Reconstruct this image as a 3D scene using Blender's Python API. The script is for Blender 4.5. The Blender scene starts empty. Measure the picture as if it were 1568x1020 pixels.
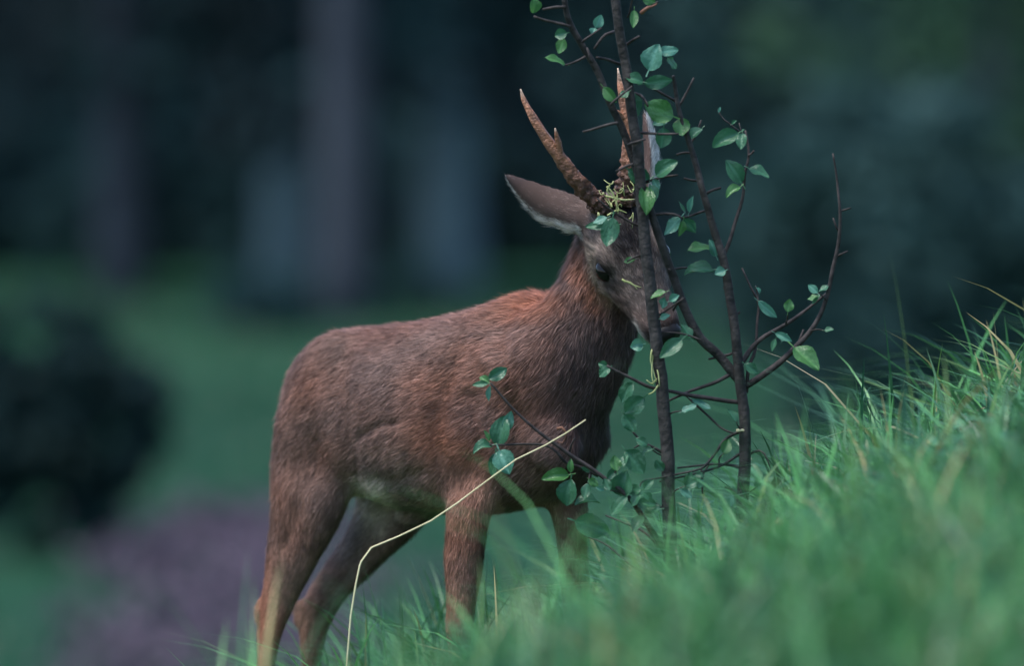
import bpy, bmesh, math, random
import numpy as np
from mathutils import Vector, Matrix
R = math.radians
random.seed(7); rng = np.random.default_rng(7)
S = bpy.context.scene
C = S.collection

# ------------------------------------------------------------------ camera
D = 12.0                                   # camera to the deer's withers
cam = bpy.data.cameras.new('camera'); camo = bpy.data.objects.new('camera', cam); C.objects.link(camo)
camo.location = (0, -D, 0); camo.rotation_euler = (R(90), 0, 0)
cam.sensor_width = 36; cam.lens = 36*D/1.568
cam.clip_start = .1; cam.clip_end = 2000
cam.dof.use_dof = True; cam.dof.focus_distance = D-.17; cam.dof.aperture_fstop = 2.3
S.camera = camo

# ------------------------------------------------------------------ sky and sun (dull overcast evening)
W = bpy.data.worlds.new('World'); S.world = W; W.use_nodes = True
nt = W.node_tree; nt.nodes.clear()
sky = nt.nodes.new('ShaderNodeTexSky'); sky.sky_type = 'NISHITA'; sky.sun_disc = False
SUN_EL, SUN_AZ = 66, 238                   # azimuth: compass degrees from +Y, clockwise
sky.sun_elevation = R(SUN_EL); sky.sun_rotation = R(SUN_AZ)
sky.air_density = 1.0; sky.dust_density = 1.5; sky.ozone_density = 3.0
bg = nt.nodes.new('ShaderNodeBackground'); bg.inputs[1].default_value = .11
wo = nt.nodes.new('ShaderNodeOutputWorld')
nt.links.new(sky.outputs[0], bg.inputs[0]); nt.links.new(bg.outputs[0], wo.inputs[0])
sl = bpy.data.lights.new('sun', 'SUN'); sl.energy = 1.5; sl.angle = R(16); sl.color = (1, .97, .93)
so = bpy.data.objects.new('sun', sl); C.objects.link(so)
az = R(SUN_AZ); el = R(SUN_EL)
sd = Vector((math.sin(az)*math.cos(el), math.cos(az)*math.cos(el), math.sin(el)))
so.rotation_euler = sd.to_track_quat('Z', 'Y').to_euler(); so.location = sd*30
S.view_settings.view_transform = 'Standard'; S.view_settings.look = 'None'
S.view_settings.exposure = 1.55; S.view_settings.gamma = 1
S.cycles.use_denoising = True
S.cycles.max_bounces = 6; S.cycles.diffuse_bounces = 3; S.cycles.transparent_max_bounces = 8

# ------------------------------------------------------------------ helpers
def P(px, py, y=0.):
    """a point of the place: px, py count millimetres across the deer's plane, y is depth behind it"""
    k = (D+y)/D
    return np.array([(px-784)/1000*k, y, (510-py)/1000*k])

def link(name, me, mat=None, parent=None):
    o = bpy.data.objects.new(name, me); C.objects.link(o)
    if mat is not None and me is not None and len(me.materials) == 0: me.materials.append(mat)
    if parent is not None: o.parent = parent
    return o
def empty(name, loc=(0, 0, 0)):
    o = bpy.data.objects.new(name, None); C.objects.link(o); o.location = loc
    o.empty_display_size = .1
    return o
def tag(o, label=None, cat=None, group=None, kind=None):
    if label: o['label'] = label
    if cat: o['category'] = cat
    if group: o['group'] = group
    if kind: o['kind'] = kind
    return o
def mesh_np(name, V, F, smooth=True):
    """V (n,3); F list of (m,k) index arrays"""
    me = bpy.data.meshes.new(name)
    V = np.asarray(V, dtype=np.float32)
    me.vertices.add(len(V)); me.vertices.foreach_set('co', V.ravel())
    idx = np.concatenate([f.ravel() for f in F]).astype(np.int32)
    tot = np.concatenate([np.full(len(f), f.shape[1]) for f in F]).astype(np.int32)
    st = np.concatenate([[0], np.cumsum(tot)[:-1]]).astype(np.int32)
    me.loops.add(len(idx)); me.loops.foreach_set('vertex_index', idx)
    me.polygons.add(len(tot)); me.polygons.foreach_set('loop_start', st)
    me.polygons.foreach_set('loop_total', tot)
    me.update(calc_edges=True)
    if smooth: me.polygons.foreach_set('use_smooth', np.ones(len(tot), dtype=bool))
    me.validate()
    return me
def color_attr(me, col, name='col'):
    a = me.color_attributes.new(name, 'FLOAT_COLOR', 'POINT')
    c = np.ones((len(me.vertices), 4), dtype=np.float32); c[:, :3] = col
    a.data.foreach_set('color', c.ravel())

def norm(v):
    v = np.asarray(v, float); n = np.linalg.norm(v, axis=-1, keepdims=True); return v/np.maximum(n, 1e-9)
class Noise:
    def __init__(s, seed, n=24):
        r = np.random.default_rng(seed); s.k = norm(r.normal(size=(n, 3)))*r.uniform(.5, 1.6, (n, 1)); s.p = r.uniform(0, 6.28, n)
    def __call__(s, X, f):
        return np.sin(np.asarray(X)@s.k.T*f*6.28+s.p).mean(1)*2.6
N1, N2, N3, N4 = Noise(1), Noise(2), Noise(3), Noise(4)
def sstep(a, b, x):
    t = np.clip((x-a)/(b-a), 0, 1); return t*t*(3-2*t)

def catmull(pts, n):
    pts = np.asarray(pts, float); m = len(pts)
    out = []
    ext = np.vstack([2*pts[0]-pts[1], pts, 2*pts[-1]-pts[-2]])
    t = np.linspace(0, m-1-1e-6, n)
    i = t.astype(int); f = (t-i)[:, None]
    p0, p1, p2, p3 = ext[i], ext[i+1], ext[i+2], ext[i+3]
    return .5*((2*p1)+(-p0+p2)*f+(2*p0-5*p1+4*p2-p3)*f**2+(-p0+3*p1-3*p2+p3)*f**3)

def tube(path, rad, sides=8, bump=None, sub=None):
    """tapered tube with capped ends: returns V, F"""
    path = np.asarray(path, float); rad = np.asarray(rad, float)
    if sub:
        pr = catmull(np.column_stack([path, rad]), sub); path, rad = pr[:, :3], np.maximum(pr[:, 3], 1e-4)
    n = len(path)
    T = norm(np.gradient(path, axis=0))
    ref = np.array([0.13, 1, .21]); ref = ref/np.linalg.norm(ref)
    if abs(T[0]@ref) > .9: ref = np.array([1., .1, .1])
    A = norm(np.cross(T, ref)); B = np.cross(T, A)
    ang = np.linspace(0, 2*np.pi, sides, endpoint=False)
    rr = np.repeat(rad[:, None], sides, 1)
    if bump is not None: rr = rr*bump(np.arange(n)[:, None]/(n-1), ang[None, :])
    V = path[:, None]+rr[..., None]*(np.cos(ang)[None, :, None]*A[:, None]+np.sin(ang)[None, :, None]*B[:, None])
    V = V.reshape(-1, 3)
    i = np.arange(n-1)[:, None]*sides; j = np.arange(sides)[None]; j2 = (j+1) % sides
    Q = np.stack([i+j, i+j2, i+sides+j2, i+sides+j], -1).reshape(-1, 4)
    V = np.vstack([V, path[:1], path[-1:]]); c0, c1 = n*sides, n*sides+1
    jj = np.arange(sides)
    T1 = np.stack([np.full(sides, c0), (jj+1) % sides, jj], -1)
    T2 = np.stack([np.full(sides, c1), (n-1)*sides+jj, (n-1)*sides+(jj+1) % sides], -1)
    return V, [Q, np.vstack([T1, T2])]
def join(parts):
    V = []; Fs = {}; o = 0
    for v, f in parts:
        V.append(v)
        for a in f:
            if len(a): Fs.setdefault(a.shape[1], []).append(a+o)
        o += len(v)
    return np.vstack(V), [np.vstack(x) for x in Fs.values()]

# ------------------------------------------------------------------ materials
def mat(name, color=(.5, .5, .5), rough=.7, spec=.3, noise=None, attr=None, bump=None, trans=0., mul=None):
    """noise = (scale, colour a, colour b, contrast); attr = vertex colour name; bump = (scale, strength)"""
    m = bpy.data.materials.new(name); m.use_nodes = True
    t = m.node_tree; b = t.nodes['Principled BSDF']
    b.inputs['Base Color'].default_value = (*color, 1); b.inputs['Roughness'].default_value = rough
    b.inputs['Specular IOR Level'].default_value = spec
    tc = t.nodes.new('ShaderNodeTexCoord'); col = None
    if noise:
        nz = t.nodes.new('ShaderNodeTexNoise'); nz.inputs['Scale'].default_value = noise[0]; nz.inputs['Detail'].default_value = 6
        t.links.new(tc.outputs['Object'], nz.inputs['Vector'])
        rp = t.nodes.new('ShaderNodeValToRGB'); c = noise[3] if len(noise) > 3 else .18
        rp.color_ramp.elements[0].position = .5-c; rp.color_ramp.elements[1].position = .5+c
        rp.color_ramp.elements[0].color = (*noise[1], 1); rp.color_ramp.elements[1].color = (*noise[2], 1)
        t.links.new(nz.outputs['Fac'], rp.inputs[0]); col = rp.outputs[0]
    if attr:
        at = t.nodes.new('ShaderNodeAttribute'); at.attribute_name = attr
        if col is not None:
            mx = t.nodes.new('ShaderNodeMix'); mx.data_type = 'RGBA'; mx.blend_type = 'MULTIPLY'; mx.inputs[0].default_value = 1
            t.links.new(at.outputs['Color'], mx.inputs[6]); t.links.new(col, mx.inputs[7]); col = mx.outputs[2]
        else: col = at.outputs['Color']
    if col is not None: t.links.new(col, b.inputs['Base Color'])
    if bump:
        nb = t.nodes.new('ShaderNodeTexNoise'); nb.inputs['Scale'].default_value = bump[0]; nb.inputs['Detail'].default_value = 5
        t.links.new(tc.outputs['Object'], nb.inputs['Vector'])
        bp = t.nodes.new('ShaderNodeBump'); bp.inputs['Strength'].default_value = bump[1]; bp.inputs['Distance'].default_value = bump[2] if len(bump) > 2 else .01
        t.links.new(nb.outputs['Fac'], bp.inputs['Height']); t.links.new(bp.outputs[0], b.inputs['Normal'])
    if trans:
        tr = t.nodes.new('ShaderNodeBsdfTranslucent'); ms = t.nodes.new('ShaderNodeMixShader'); ms.inputs[0].default_value = trans
        if col is not None: t.links.new(col, tr.inputs[0])
        else: tr.inputs[0].default_value = (*color, 1)
        t.links.new(b.outputs[0], ms.inputs[1]); t.links.new(tr.outputs[0], ms.inputs[2])
        t.links.new(ms.outputs[0], t.nodes['Material Output'].inputs[0])
    return m

M = {}
M['meadow'] = mat('meadow', noise=(.22, (.0065, .036, .019), (.0115, .055, .027), .3), rough=.95, spec=.1, bump=(9, .6, .06))
M['coat'] = mat('coat', attr='col', rough=.85, spec=.1)
M['fur'] = mat('fur', attr='col', rough=.55, spec=.25, trans=.15)
M['eye'] = mat('eye', (.005, .004, .004), rough=.12, spec=.22)
M['nose'] = mat('nose', (.010, .009, .010), rough=.5, spec=.3, bump=(400, .5, .001))
M['antler'] = mat('antler', attr='col', noise=(160, (.55, .5, .45), (1.25, 1.2, 1.15)), rough=.5, spec=.4, bump=(230, 1., .004))
M['hoof'] = mat('hoof', (.02, .016, .014), rough=.45, bump=(90, .3, .002))
M['bark'] = mat('bark', noise=(55, (.009, .009, .008), (.040, .036, .033), .16), rough=.75, spec=.3, bump=(130, 1., .003))
M['twig'] = mat('twig', noise=(90, (.013, .011, .010), (.050, .040, .037), .16), rough=.7, spec=.3, bump=(200, .6, .001))
for i, (a, b) in enumerate([((.020, .095, .045), (.048, .16, .078)), ((.036, .125, .035), (.07, .20, .055)), ((.05, .17, .11), (.10, .27, .19))]):
    M['leaf%d' % i] = mat('leaf_%d' % i, noise=(1.8, a, b, .25), attr='col', rough=.33, spec=.5, trans=.3, bump=(7, .2, .04))
M['dry'] = mat('dry_grass', noise=(40, (.62, .55, .30), (.80, .73, .45)), rough=.6, trans=.1)
M['deadleaf'] = mat('dead_leaf', noise=(80, (.10, .045, .03), (.22, .10, .06)), rough=.6, trans=.1)
M['shred'] = mat('bark_shred', noise=(60, (.30, .34, .12), (.48, .50, .24)), rough=.6, trans=.1)
M['grass'] = mat('grass', attr='col', rough=.38, spec=.5, trans=.22)
M['tbark'] = mat('tree_bark', noise=(5, (.030, .038, .050), (.058, .070, .086), .25), rough=.9, spec=.1, bump=(22, .8, .03))
M['pale'] = mat('lightened_bark', noise=(5, (.10, .165, .19), (.18, .26, .29), .25), rough=.9, spec=.1, bump=(22, .8, .03))  # lighter copy of the tree bark: light lost under the crowns put into colour
M['needles'] = mat('needles', attr='col', rough=.7, spec=.15)
M['heath'] = mat('heather', attr='col', rough=.8, spec=.1)

# ------------------------------------------------------------------ the ground: one sheet, a grassy ridge, a dip, a rising meadow, a wooded slope
GX = np.linspace(-6, 6, 241)
def table(xs, zs):
    z = np.interp(GX, xs, zs); k = np.exp(-np.linspace(-2, 2, 9)**2); k /= k.sum()
    return np.convolve(np.pad(z, 4, mode='edge'), k, 'valid')
T0 = table([-6, -3, -1, -.4, -.08, .1, .25, .5, .8, 1.5, 3, 6], [-1.7, -1.35, -.88, -.72, -.64, -.58, -.48, -.30, -.17, .02, .22, .4])
T3 = table([-6, -3, -1, -.29, 0, .237, .59, 1.5, 3, 6], [-1.4, -1.10, -.80, -.57, -.46, -.39, -.31, -.12, 0, .2])
T6 = T3-.33
T12 = np.interp(GX, [-6, 0, 6], [-1.7, -1.25, -.8])
YS = np.array([-12, -6, -3, 0, .6, 1.2, 2.2, 4, 6.5, 10, 14, 25, 36, 48, 66, 140, 400])
TB = [T12, T6, T3, T0, T0-.03, T0-.10, T0-.34]
for z in (-1.35, -1.75, -1.75, -1.10, -.42, .18, .62, 1.15, 26, 45):
    k = 0 if z > -1.0 else .25
    TB.append(np.full_like(GX, z)+k*(T0-T0.mean())*(1 if z < -1.2 else .2))
TB = np.array(TB)
def ground_z(x, y):
    x = np.asarray(x, float); y = np.asarray(y, float)
    xi = np.clip((x+6)/12*240, 0, 239.999); i = xi.astype(int); f = xi-i
    yc = np.clip(y, -12, 399.9); j = np.clip(np.searchsorted(YS, yc, side='right')-1, 0, len(YS)-2)
    g = (yc-YS[j])/(YS[j+1]-YS[j]); g = np.where((y > -6) & (y < 5), g*g*(3-2*g)*.5+g*.5, g)
    a = TB[j, i]*(1-f)+TB[j, i+1]*f; b = TB[j+1, i]*(1-f)+TB[j+1, i+1]*f
    z = a*(1-g)+b*g
    X = np.stack([x, y, 0*x], -1).reshape(-1, 3)
    z = z+(N1(X, 1.1)*.012+N2(X, .12)*.03*np.clip(np.abs(y-0)/20, 0, 1).ravel()).reshape(z.shape)
    return z
def spaced(lo, hi, dense_lo, dense_hi, step, n):
    a = np.arange(dense_lo, dense_hi+1e-6, step)
    l = dense_lo-np.geomspace(step, dense_lo-lo, n)[::-1]; r = dense_hi+np.geomspace(step, hi-dense_hi, n)
    return np.concatenate([l, a, r])
gx = spaced(-300, 300, -4, 4, .1, 26); gy = spaced(-120, 400, -9, 6, .1, 50)
XX, YY = np.meshgrid(gx, gy)
ZZ = ground_z(XX, YY)
nx, ny = len(gx), len(gy)
ii = (np.arange(ny-1)[:, None]*nx+np.arange(nx-1)[None]).ravel()
me = mesh_np('ground', np.stack([XX, YY, ZZ], -1).reshape(-1, 3), [np.stack([ii, ii+1, ii+nx+1, ii+nx], -1)])
tag(link('ground', me, M['meadow']), kind='structure')
def gz(x, y): return float(ground_z(np.array([x]), np.array([y]))[0])

# ------------------------------------------------------------------ leafy crowns for the far wood
def clump_crown(name, centers, radii, per, size, cols, seed):
    r = np.random.default_rng(seed)
    Vs, cs = [], []
    for c, rad in zip(centers, radii):
        n = per
        d = norm(r.normal(size=(n, 3))); q = c+d*(rad*r.uniform(.35, 1.08, (n, 1)))
        a = norm(r.normal(size=(n, 3))+d*.4); b = norm(np.cross(a, r.normal(size=(n, 3))))
        s = size*r.uniform(.6, 1.4, (n, 1))
        Vs.append(np.stack([q-a*s, q+b*s*.45, q+a*s, q-b*s*.45], 1).reshape(-1, 3))
        k = r.uniform(0, 1, (n, 1))*.7+r.uniform(0, .3)
        cs.append(np.repeat(np.array(cols[0])*(1-k)+np.array(cols[1])*k, 4, 0))
    V = np.vstack(Vs); F = np.arange(len(V)).reshape(-1, 4)
    me = mesh_np(name, V, [F], smooth=False); color_attr(me, np.vstack(cs)); me.materials.append(M['needles'])
    return me
def conifer_mesh(seed, h, r0, low, cols):
    r = np.random.default_rng(seed); cen, rad = [], []
    z = low
    while z < h:
        f = 1-(z-low)/(h-low); n = max(3, int(9*f))
        for k in range(n):
            a = r.uniform(0, 6.28); q = r0*f*math.sqrt(r.uniform(.05, 1))
            cen.append((q*math.cos(a), q*math.sin(a), z-q*.3+r.normal()*.12)); rad.append(np.array([.42, .42, .24])*(.5+f*.7)*r.uniform(.8, 1.25))
        z += .34
    return clump_crown('crown', np.array(cen), rad, 46, .085, cols, seed)
def broad_mesh(seed, h, r0, low, cols, per=60, size=.06, n=60, squash=1., pw=.5):
    r = np.random.default_rng(seed); cen, rad = [], []
    for k in range(n):
        d = norm(r.normal(size=3))*r.uniform(.15, 1)**pw
        cen.append((d[0]*r0, d[1]*r0, (low+h)/2+d[2]*(h-low)/2*squash)); rad.append(np.array([1, 1, .8])*r0*r.uniform(.16, .32))
    return clump_crown('crown', np.array(cen), rad, per, size, cols, seed)
def trunk_mesh(seed, h, r, limbs=6, lean=.02):
    q = np.random.default_rng(seed)
    ps = np.array([[q.normal()*lean*k, q.normal()*lean*k, -.3+(h+.3)*k/6] for k in range(7)])
    rr = r*np.array([1.35, 1.0, .92, .8, .62, .4, .12])
    parts = [tube(ps, rr, 12, sub=18, bump=lambda t, a: 1+.06*np.sin(a*5+t*9)+.04*np.sin(a*11-t*23))]
    for k in range(limbs):
        t = q.uniform(.25, .9); b = ps[0]+(ps[-1]-ps[0])*t; a = q.uniform(0, 6.28); L = h*.22*(1.2-t)
        e = b+np.array([math.cos(a)*L, math.sin(a)*L, L*.35])
        parts.append(tube([b, b*.5+e*.5+np.array([0, 0, -.05*L]), e], [r*.35*(1.1-t), r*.2*(1.1-t), .006], 6))
    V, F = join(parts); return mesh_np('trunk', V, F)
dark = ((.0025, .0085, .012), (.007, .021, .025)); mid = ((.020, .060, .036), (.058, .125, .062)); olive = ((.035, .065, .02), (.11, .15, .05))
blu = ((.010, .036, .042), (.024, .070, .076)); bluR = ((.014, .043, .042), (.034, .082, .077))
con = [conifer_mesh(11, 9, 1.9, .75, dark), conifer_mesh(12, 10, 2.1, .9, blu), conifer_mesh(13, 8, 1.7, .6, dark)]
ctr = [trunk_mesh(21, 8.6, .15), trunk_mesh(22, 9.6, .17), trunk_mesh(23, 7.6, .13)]
hi = [conifer_mesh(14, 12, 2.0, 1.7, dark), conifer_mesh(15, 12.5, 2.0, 2.0, blu)]
def at(px, d):                                   # x of a direction at distance d from the camera
    return (px-784)/1000*d/D
def tree(name, tm, cm, x, y, rz, s, label, cat, group, sink=.05):
    e = empty(name, (x, y, gz(x, y)-sink)); e.rotation_euler.z = rz; e.scale = (s, s, s)
    a = link('trunk', tm, M['tbark'], e); b = link('crown', cm, None, e)
    tag(e, label, cat, group); return e
# trunks standing at the edge of the wood
tall = [trunk_mesh(31, 11.5, .15, 5, .01), trunk_mesh(32, 12, .135, 5), trunk_mesh(33, 12, .135, 5), trunk_mesh(34, 12, .17, 5)]
EDGE = [(530, 46, 0, 'tall grey conifer trunk rising bare out of the meadow before the dark wood', conifer_mesh(41, 13, 1.9, 4.6, dark)),
        (190, 49, 1, 'shaded conifer with a short bare trunk standing behind the dark bush', hi[0]),
        (440, 50, 2, 'slim conifer trunk standing close beside the tall grey bare trunk', hi[1]),
        (690, 50, 3, 'broad grey conifer trunk at the wood edge above the deer\'s back', conifer_mesh(42, 12, 2.0, 2.0, blu))]
for px, d, k, lab, cm in EDGE:
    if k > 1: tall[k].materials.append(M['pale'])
    tree('conifer_tree', tall[k], cm, at(px, d), d-D, k*1.3, 1.0, lab, 'tree', 'conifers at the wood edge')
rr = random.Random(5)
for row, (d0, n, sp) in enumerate(((56, 9, 1.75), (62, 9, 1.95), (70, 10, 2.15))):
    for k in range(n):
        x = (k-(n-1)/2)*sp+rr.uniform(-.4, .4); d = d0+rr.uniform(-1.2, 2); v = rr.randrange(3)
        tree('spruce_tree', ctr[v], con[v], x, d-D, rr.uniform(0, 6), rr.uniform(.9, 1.25),
             'dark spruce with low drooping boughs in the blurred wood behind the meadow', 'tree', 'spruces massed in the dark wood')
# broadleaf growth to the right behind the ridge
for px, d, h, r0, cols, lab, seed in ((1530, 40, 5.2, 1.5, mid, 'lighter green broadleaf tree with a yellowish patch beyond the grassy ridge', 51),
                                       (1230, 44, 4.5, 1.35, bluR, 'dim bluish bush growing between the saplings and the lighter green tree', 52),
                                       (1010, 47, 5.0, 1.1, dark, 'dark bushy tree behind the deer\'s antlers and the saplings', 53),
                                       (1400, 36, 1.7, .9, bluR, 'low teal bush just behind the crest of the grassy ridge', 54)):
    cm = broad_mesh(seed, h, r0, .05, cols, n=110)
    tree('broadleaf_bush' if h < 5 else 'broadleaf_tree', trunk_mesh(seed, h*.8, .06), cm, at(px, d), d-D, 0, 1, lab, 'tree' if h >= 5 else 'bush', 'growth beyond the ridge')
rr = random.Random(12)
shr = [broad_mesh(63+k, .62, .42, .0, (blu, mid, blu)[k], per=60, size=.035, n=40) for k in range(3)]; sht = trunk_mesh(69, .4, .02, 4)
for k in range(5):
    px, d, v = rr.uniform(40, 1080), rr.uniform(43.5, 49), rr.choice((0, 2))
    tree('low_bush', sht, shr[v], at(px, d), d-D, rr.uniform(0, 6), rr.uniform(.45, .8), 'small low bush scattered along the upper edge of the meadow before the wood', 'bush', 'low bushes along the meadow edge')
ug = [broad_mesh(73+k, 1.25, .62, .0, blu, per=60, size=.045, n=55) for k in range(3)]
for k in range(7):
    px, d = -60+k*170+rr.uniform(-30, 30), rr.uniform(53, 56)
    tree('undergrowth_bush', sht, ug[k % 3], at(px, d), d-D, rr.uniform(0, 6), rr.uniform(.7, 1.25), 'dim teal undergrowth bush filling the wood edge between the pale trunks', 'bush', 'undergrowth along the wood edge')
x, d = at(80, 30), 30
tree('dark_bush', trunk_mesh(61, .7, .025), broad_mesh(62, 1.05, .44, .0, ((.004, .017, .018), (.011, .036, .035)), per=120, size=.032, n=95, pw=.9),
     x, d-D, 0, 1, 'rounded dark bush on the meadow beside the purple heather', 'bush', None)
# purple heather on the near side of the meadow
def heather():
    r = np.random.default_rng(8); V = []; cs = []
    for k in range(170):
        d = r.uniform(23.5, 31.5); w = (31.5-d)/8
        c = at(400-170*w+r.normal()*(70+80*w), d); y = d-D
        n = 60; base = np.array([c, y, gz(c, y)+.05])
        q = base+r.normal(size=(n, 3))*np.array([.08, .12, .045])
        a = norm(r.normal(size=(n, 3))+np.array([0, 0, .8])); b = norm(np.cross(a, r.normal(size=(n, 3)))); s = .025*r.uniform(.6, 1.4, (n, 1))
        V.append(np.stack([q-a*s, q+b*s*.5, q+a*s, q-b*s*.5], 1).reshape(-1, 3))
        t = r.uniform(0, 1, (n, 1)); cs.append(np.repeat(np.array([.050, .062, .066])*(1-t)+np.array([.165, .110, .160])*t, 4, 0))
    V = np.vstack(V); me = mesh_np('heather', V, [np.arange(len(V)).reshape(-1, 4)], smooth=False); color_attr(me, np.vstack(cs))
    o = link('heather', me, M['heath']); tag(o, 'mauve heather patch covering the meadow beside the dark bush', 'heather', kind='stuff')
heather()

# ------------------------------------------------------------------ the roe buck
TH = R(42); u = np.array([math.cos(TH), -math.sin(TH), 0]); v = np.array([math.sin(TH), math.cos(TH), 0]); up = np.array([0, 0, 1.])
O = np.array([.03, 0, 0])
def B(s, t, z): return O+s*u+t*v+z*up
def loft(rings, n=28):
    """rings: (centre, axis a, axis b, power, cup) -> closed surface"""
    ang = np.linspace(0, 2*np.pi, n, endpoint=False); V = []
    for c, a, b, p, cup in rings:
        ca, sa = np.cos(ang), np.sin(ang)
        x = np.sign(ca)*np.abs(ca)**p; y = np.sign(sa)*np.abs(sa)**p
        q = c+x[:, None]*a+y[:, None]*b
        if cup: q = q-(x**2)[:, None]*norm(b)*cup
        V.append(q)
    m = len(V); V = np.vstack(V+[[rings[0][0]], [rings[-1][0]]])
    i = np.arange(m-1)[:, None]*n; j = np.arange(n)[None]; j2 = (j+1) % n
    Q = np.stack([i+j, i+j2, i+n+j2, i+n+j], -1).reshape(-1, 4); jj = np.arange(n)
    T1 = np.stack([np.full(n, m*n), (jj+1) % n, jj], -1); T2 = np.stack([np.full(n, m*n+1), (m-1)*n+jj, (m-1)*n+(jj+1) % n], -1)
    return V, [Q, np.vstack([T1, T2])]
def dense(rows, n):
    return catmull(np.array(rows, float), n)
def ellipsoid(c, axes, n=20):
    c = np.asarray(c, float); A = [np.asarray(a, float) for a in axes]
    rings = []
    for k in range(1, n):
        th = math.pi*k/n; rings.append((c-A[0]*math.cos(th), A[1]*math.sin(th), A[2]*math.sin(th), 1, 0))
    return loft(rings, 24)
parts = []
# trunk: s, top z, bottom z, half width
TR = dense([(-.478, -.075, -.17, .045), (-.462, -.045, -.20, .072), (-.435, -.018, -.215, .090), (-.38, .004, -.235, .106), (-.30, .012, -.262, .119), (-.2, .020, -.278, .127),
            (-.1, .038, -.280, .120), (-.03, .058, -.272, .108), (.03, .056, -.258, .097), (.07, .02, -.240, .084), (.10, -.02, -.215, .064), (.122, -.06, -.165, .036)], 40)
rings = []
for s, tp, bt, hw in TR:
    sl_ = -.02*max(0, (s+.1))
    rings.append((B(s, 0, (tp+bt)/2), v*hw, up*(tp-bt)/2, .86, 0))
parts.append(loft(rings, 36))
# neck, from the chest up to the skull
NK = [(P(822, 598, -.04), .112, .090), (P(860, 555, -.062), .100, .082), (P(893, 510, -.075), .084, .066), (P(913, 455, -.078), .064, .058), (P(926, 405, -.085), .054, .050), (P(936, 362, -.105), .046, .044)]
NKd = dense([(*c, a, b) for c, a, b in NK], 22)
Tn = norm(np.gradient(NKd[:, :3], axis=0)); side = norm(np.cross(Tn, np.array([.15, -1, .2])))
parts.append(loft([(r_[:3], sd_*r_[3], np.cross(t_, sd_)*r_[4], .95, 0) for r_, t_, sd_ in zip(NKd, Tn, side)], 30))
# withers and shoulder muscles
def blob(px, py, y, a, b, c, ang=0):
    """ellipsoid: half sizes a (along ang in the picture plane), b (across), c (depth)"""
    e1 = np.array([math.cos(ang), -.3*math.cos(ang), math.sin(ang)]); e1 = norm(e1); e2 = norm(np.array([-math.sin(ang), 0, math.cos(ang)])); e3 = norm(np.cross(e1, e2))
    parts.append(ellipsoid(P(px, py, y), (e1*a, e2*b, e3*c)))
blob(825, 470, .01, .055, .024, .035, R(-8))                 # hump of the withers
parts.append(ellipsoid(B(.03, -.062, -.085), (norm(up+.25*u)*.13, u*.058, v*.040)))      # right shoulder blade
parts.append(ellipsoid(B(.03, .062, -.085), (norm(up+.25*u)*.13, u*.058, v*.040)))
parts.append(ellipsoid(B(.085, -.055, -.155), (norm(u-.8*up)*.065, norm(up+.8*u)*.045, v*.034)))   # point of the shoulder
parts.append(ellipsoid(B(.055, .058, -.150), (norm(u-.8*up)*.055, norm(up+.8*u)*.040, v*.034)))
# thighs
parts.append(ellipsoid(B(-.375, -.068, -.125), (norm(up*.9+.25*u)*.135, u*.088, v*.048)))
parts.append(ellipsoid(B(-.375, .068, -.125), (norm(up*.9+.25*u)*.135, u*.088, v*.048)))
# legs: px, py, y, half width along the body, half width across
def leg(rows, dirv=u):
    d = dense([(*P(a, b, c), e, f) for a, b, c, e, f in rows], 46)
    parts.append(loft([(r_[:3], dirv*r_[3], norm(np.cross(up, dirv))*r_[4], 1, 0) for r_ in d], 20))
HN = [(488, 640, .27, .075, .045), (482, 690, .24, .082, .050), (478, 730, .22, .080, .050), (474, 770, .21, .074, .046), (464, 812, .21, .066, .040), (448, 858, .215, .050, .031), (434, 900, .22, .037, .024),
      (420, 940, .225, .031, .019), (413, 970, .225, .024, .0165), (408, 1010, .222, .0175, .0145), (403, 1080, .215, .0145, .0125), (399, 1140, .21, .0145, .0125), (397, 1168, .207, .018, .015), (402, 1190, .20, .016, .014), (405, 1206, .195, .017, .014)]
HF = [(625, 700, .28, .080, .048), (608, 770, .285, .078, .044), (580, 820, .29, .068, .038), (540, 868, .30, .053, .030), (503, 910, .305, .040, .024),
      (484, 948, .31, .032, .0195), (479, 978, .31, .024, .0165), (477, 1015, .31, .0175, .0145), (475, 1080, .305, .0145, .0125), (474, 1130, .30, .0145, .0125), (474, 1155, .295, .018, .015), (480, 1176, .285, .016, .014), (483, 1190, .28, .017, .014)]
FN = [(748, 660, .035, .045, .030), (738, 705, .012, .054, .036), (727, 748, -.012, .051, .035), (717, 790, -.025, .043, .030), (712, 840, -.025, .037, .026), (709, 890, -.025, .030, .0225), (706, 930, -.027, .0245, .0205),
      (704, 960, -.03, .0235, .0205), (703, 990, -.03, .018, .0165), (701, 1030, -.027, .0145, .0130), (700, 1085, -.025, .0135, .0125), (700, 1105, -.027, .0165, .015), (705, 1128, -.035, .015, .0135), (708, 1142, -.04, .017, .014)]
FF = [(862, 670, .01, .04, .03), (866, 705, .028, .045, .034), (868, 748, .03, .042, .032), (872, 790, .025, .034, .027), (876, 835, .025, .027, .023), (879, 875, .025, .0235, .021), (880, 905, .022, .0225, .020),
      (880, 930, .022, .018, .0165), (880, 970, .025, .0145, .013), (880, 1022, .027, .0135, .0125), (880, 1042, .025, .0165, .015), (886, 1064, .016, .015, .0135), (889, 1078, .01, .017, .014)]
for L in (HN, HF, FN, FF): leg(L)
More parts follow.
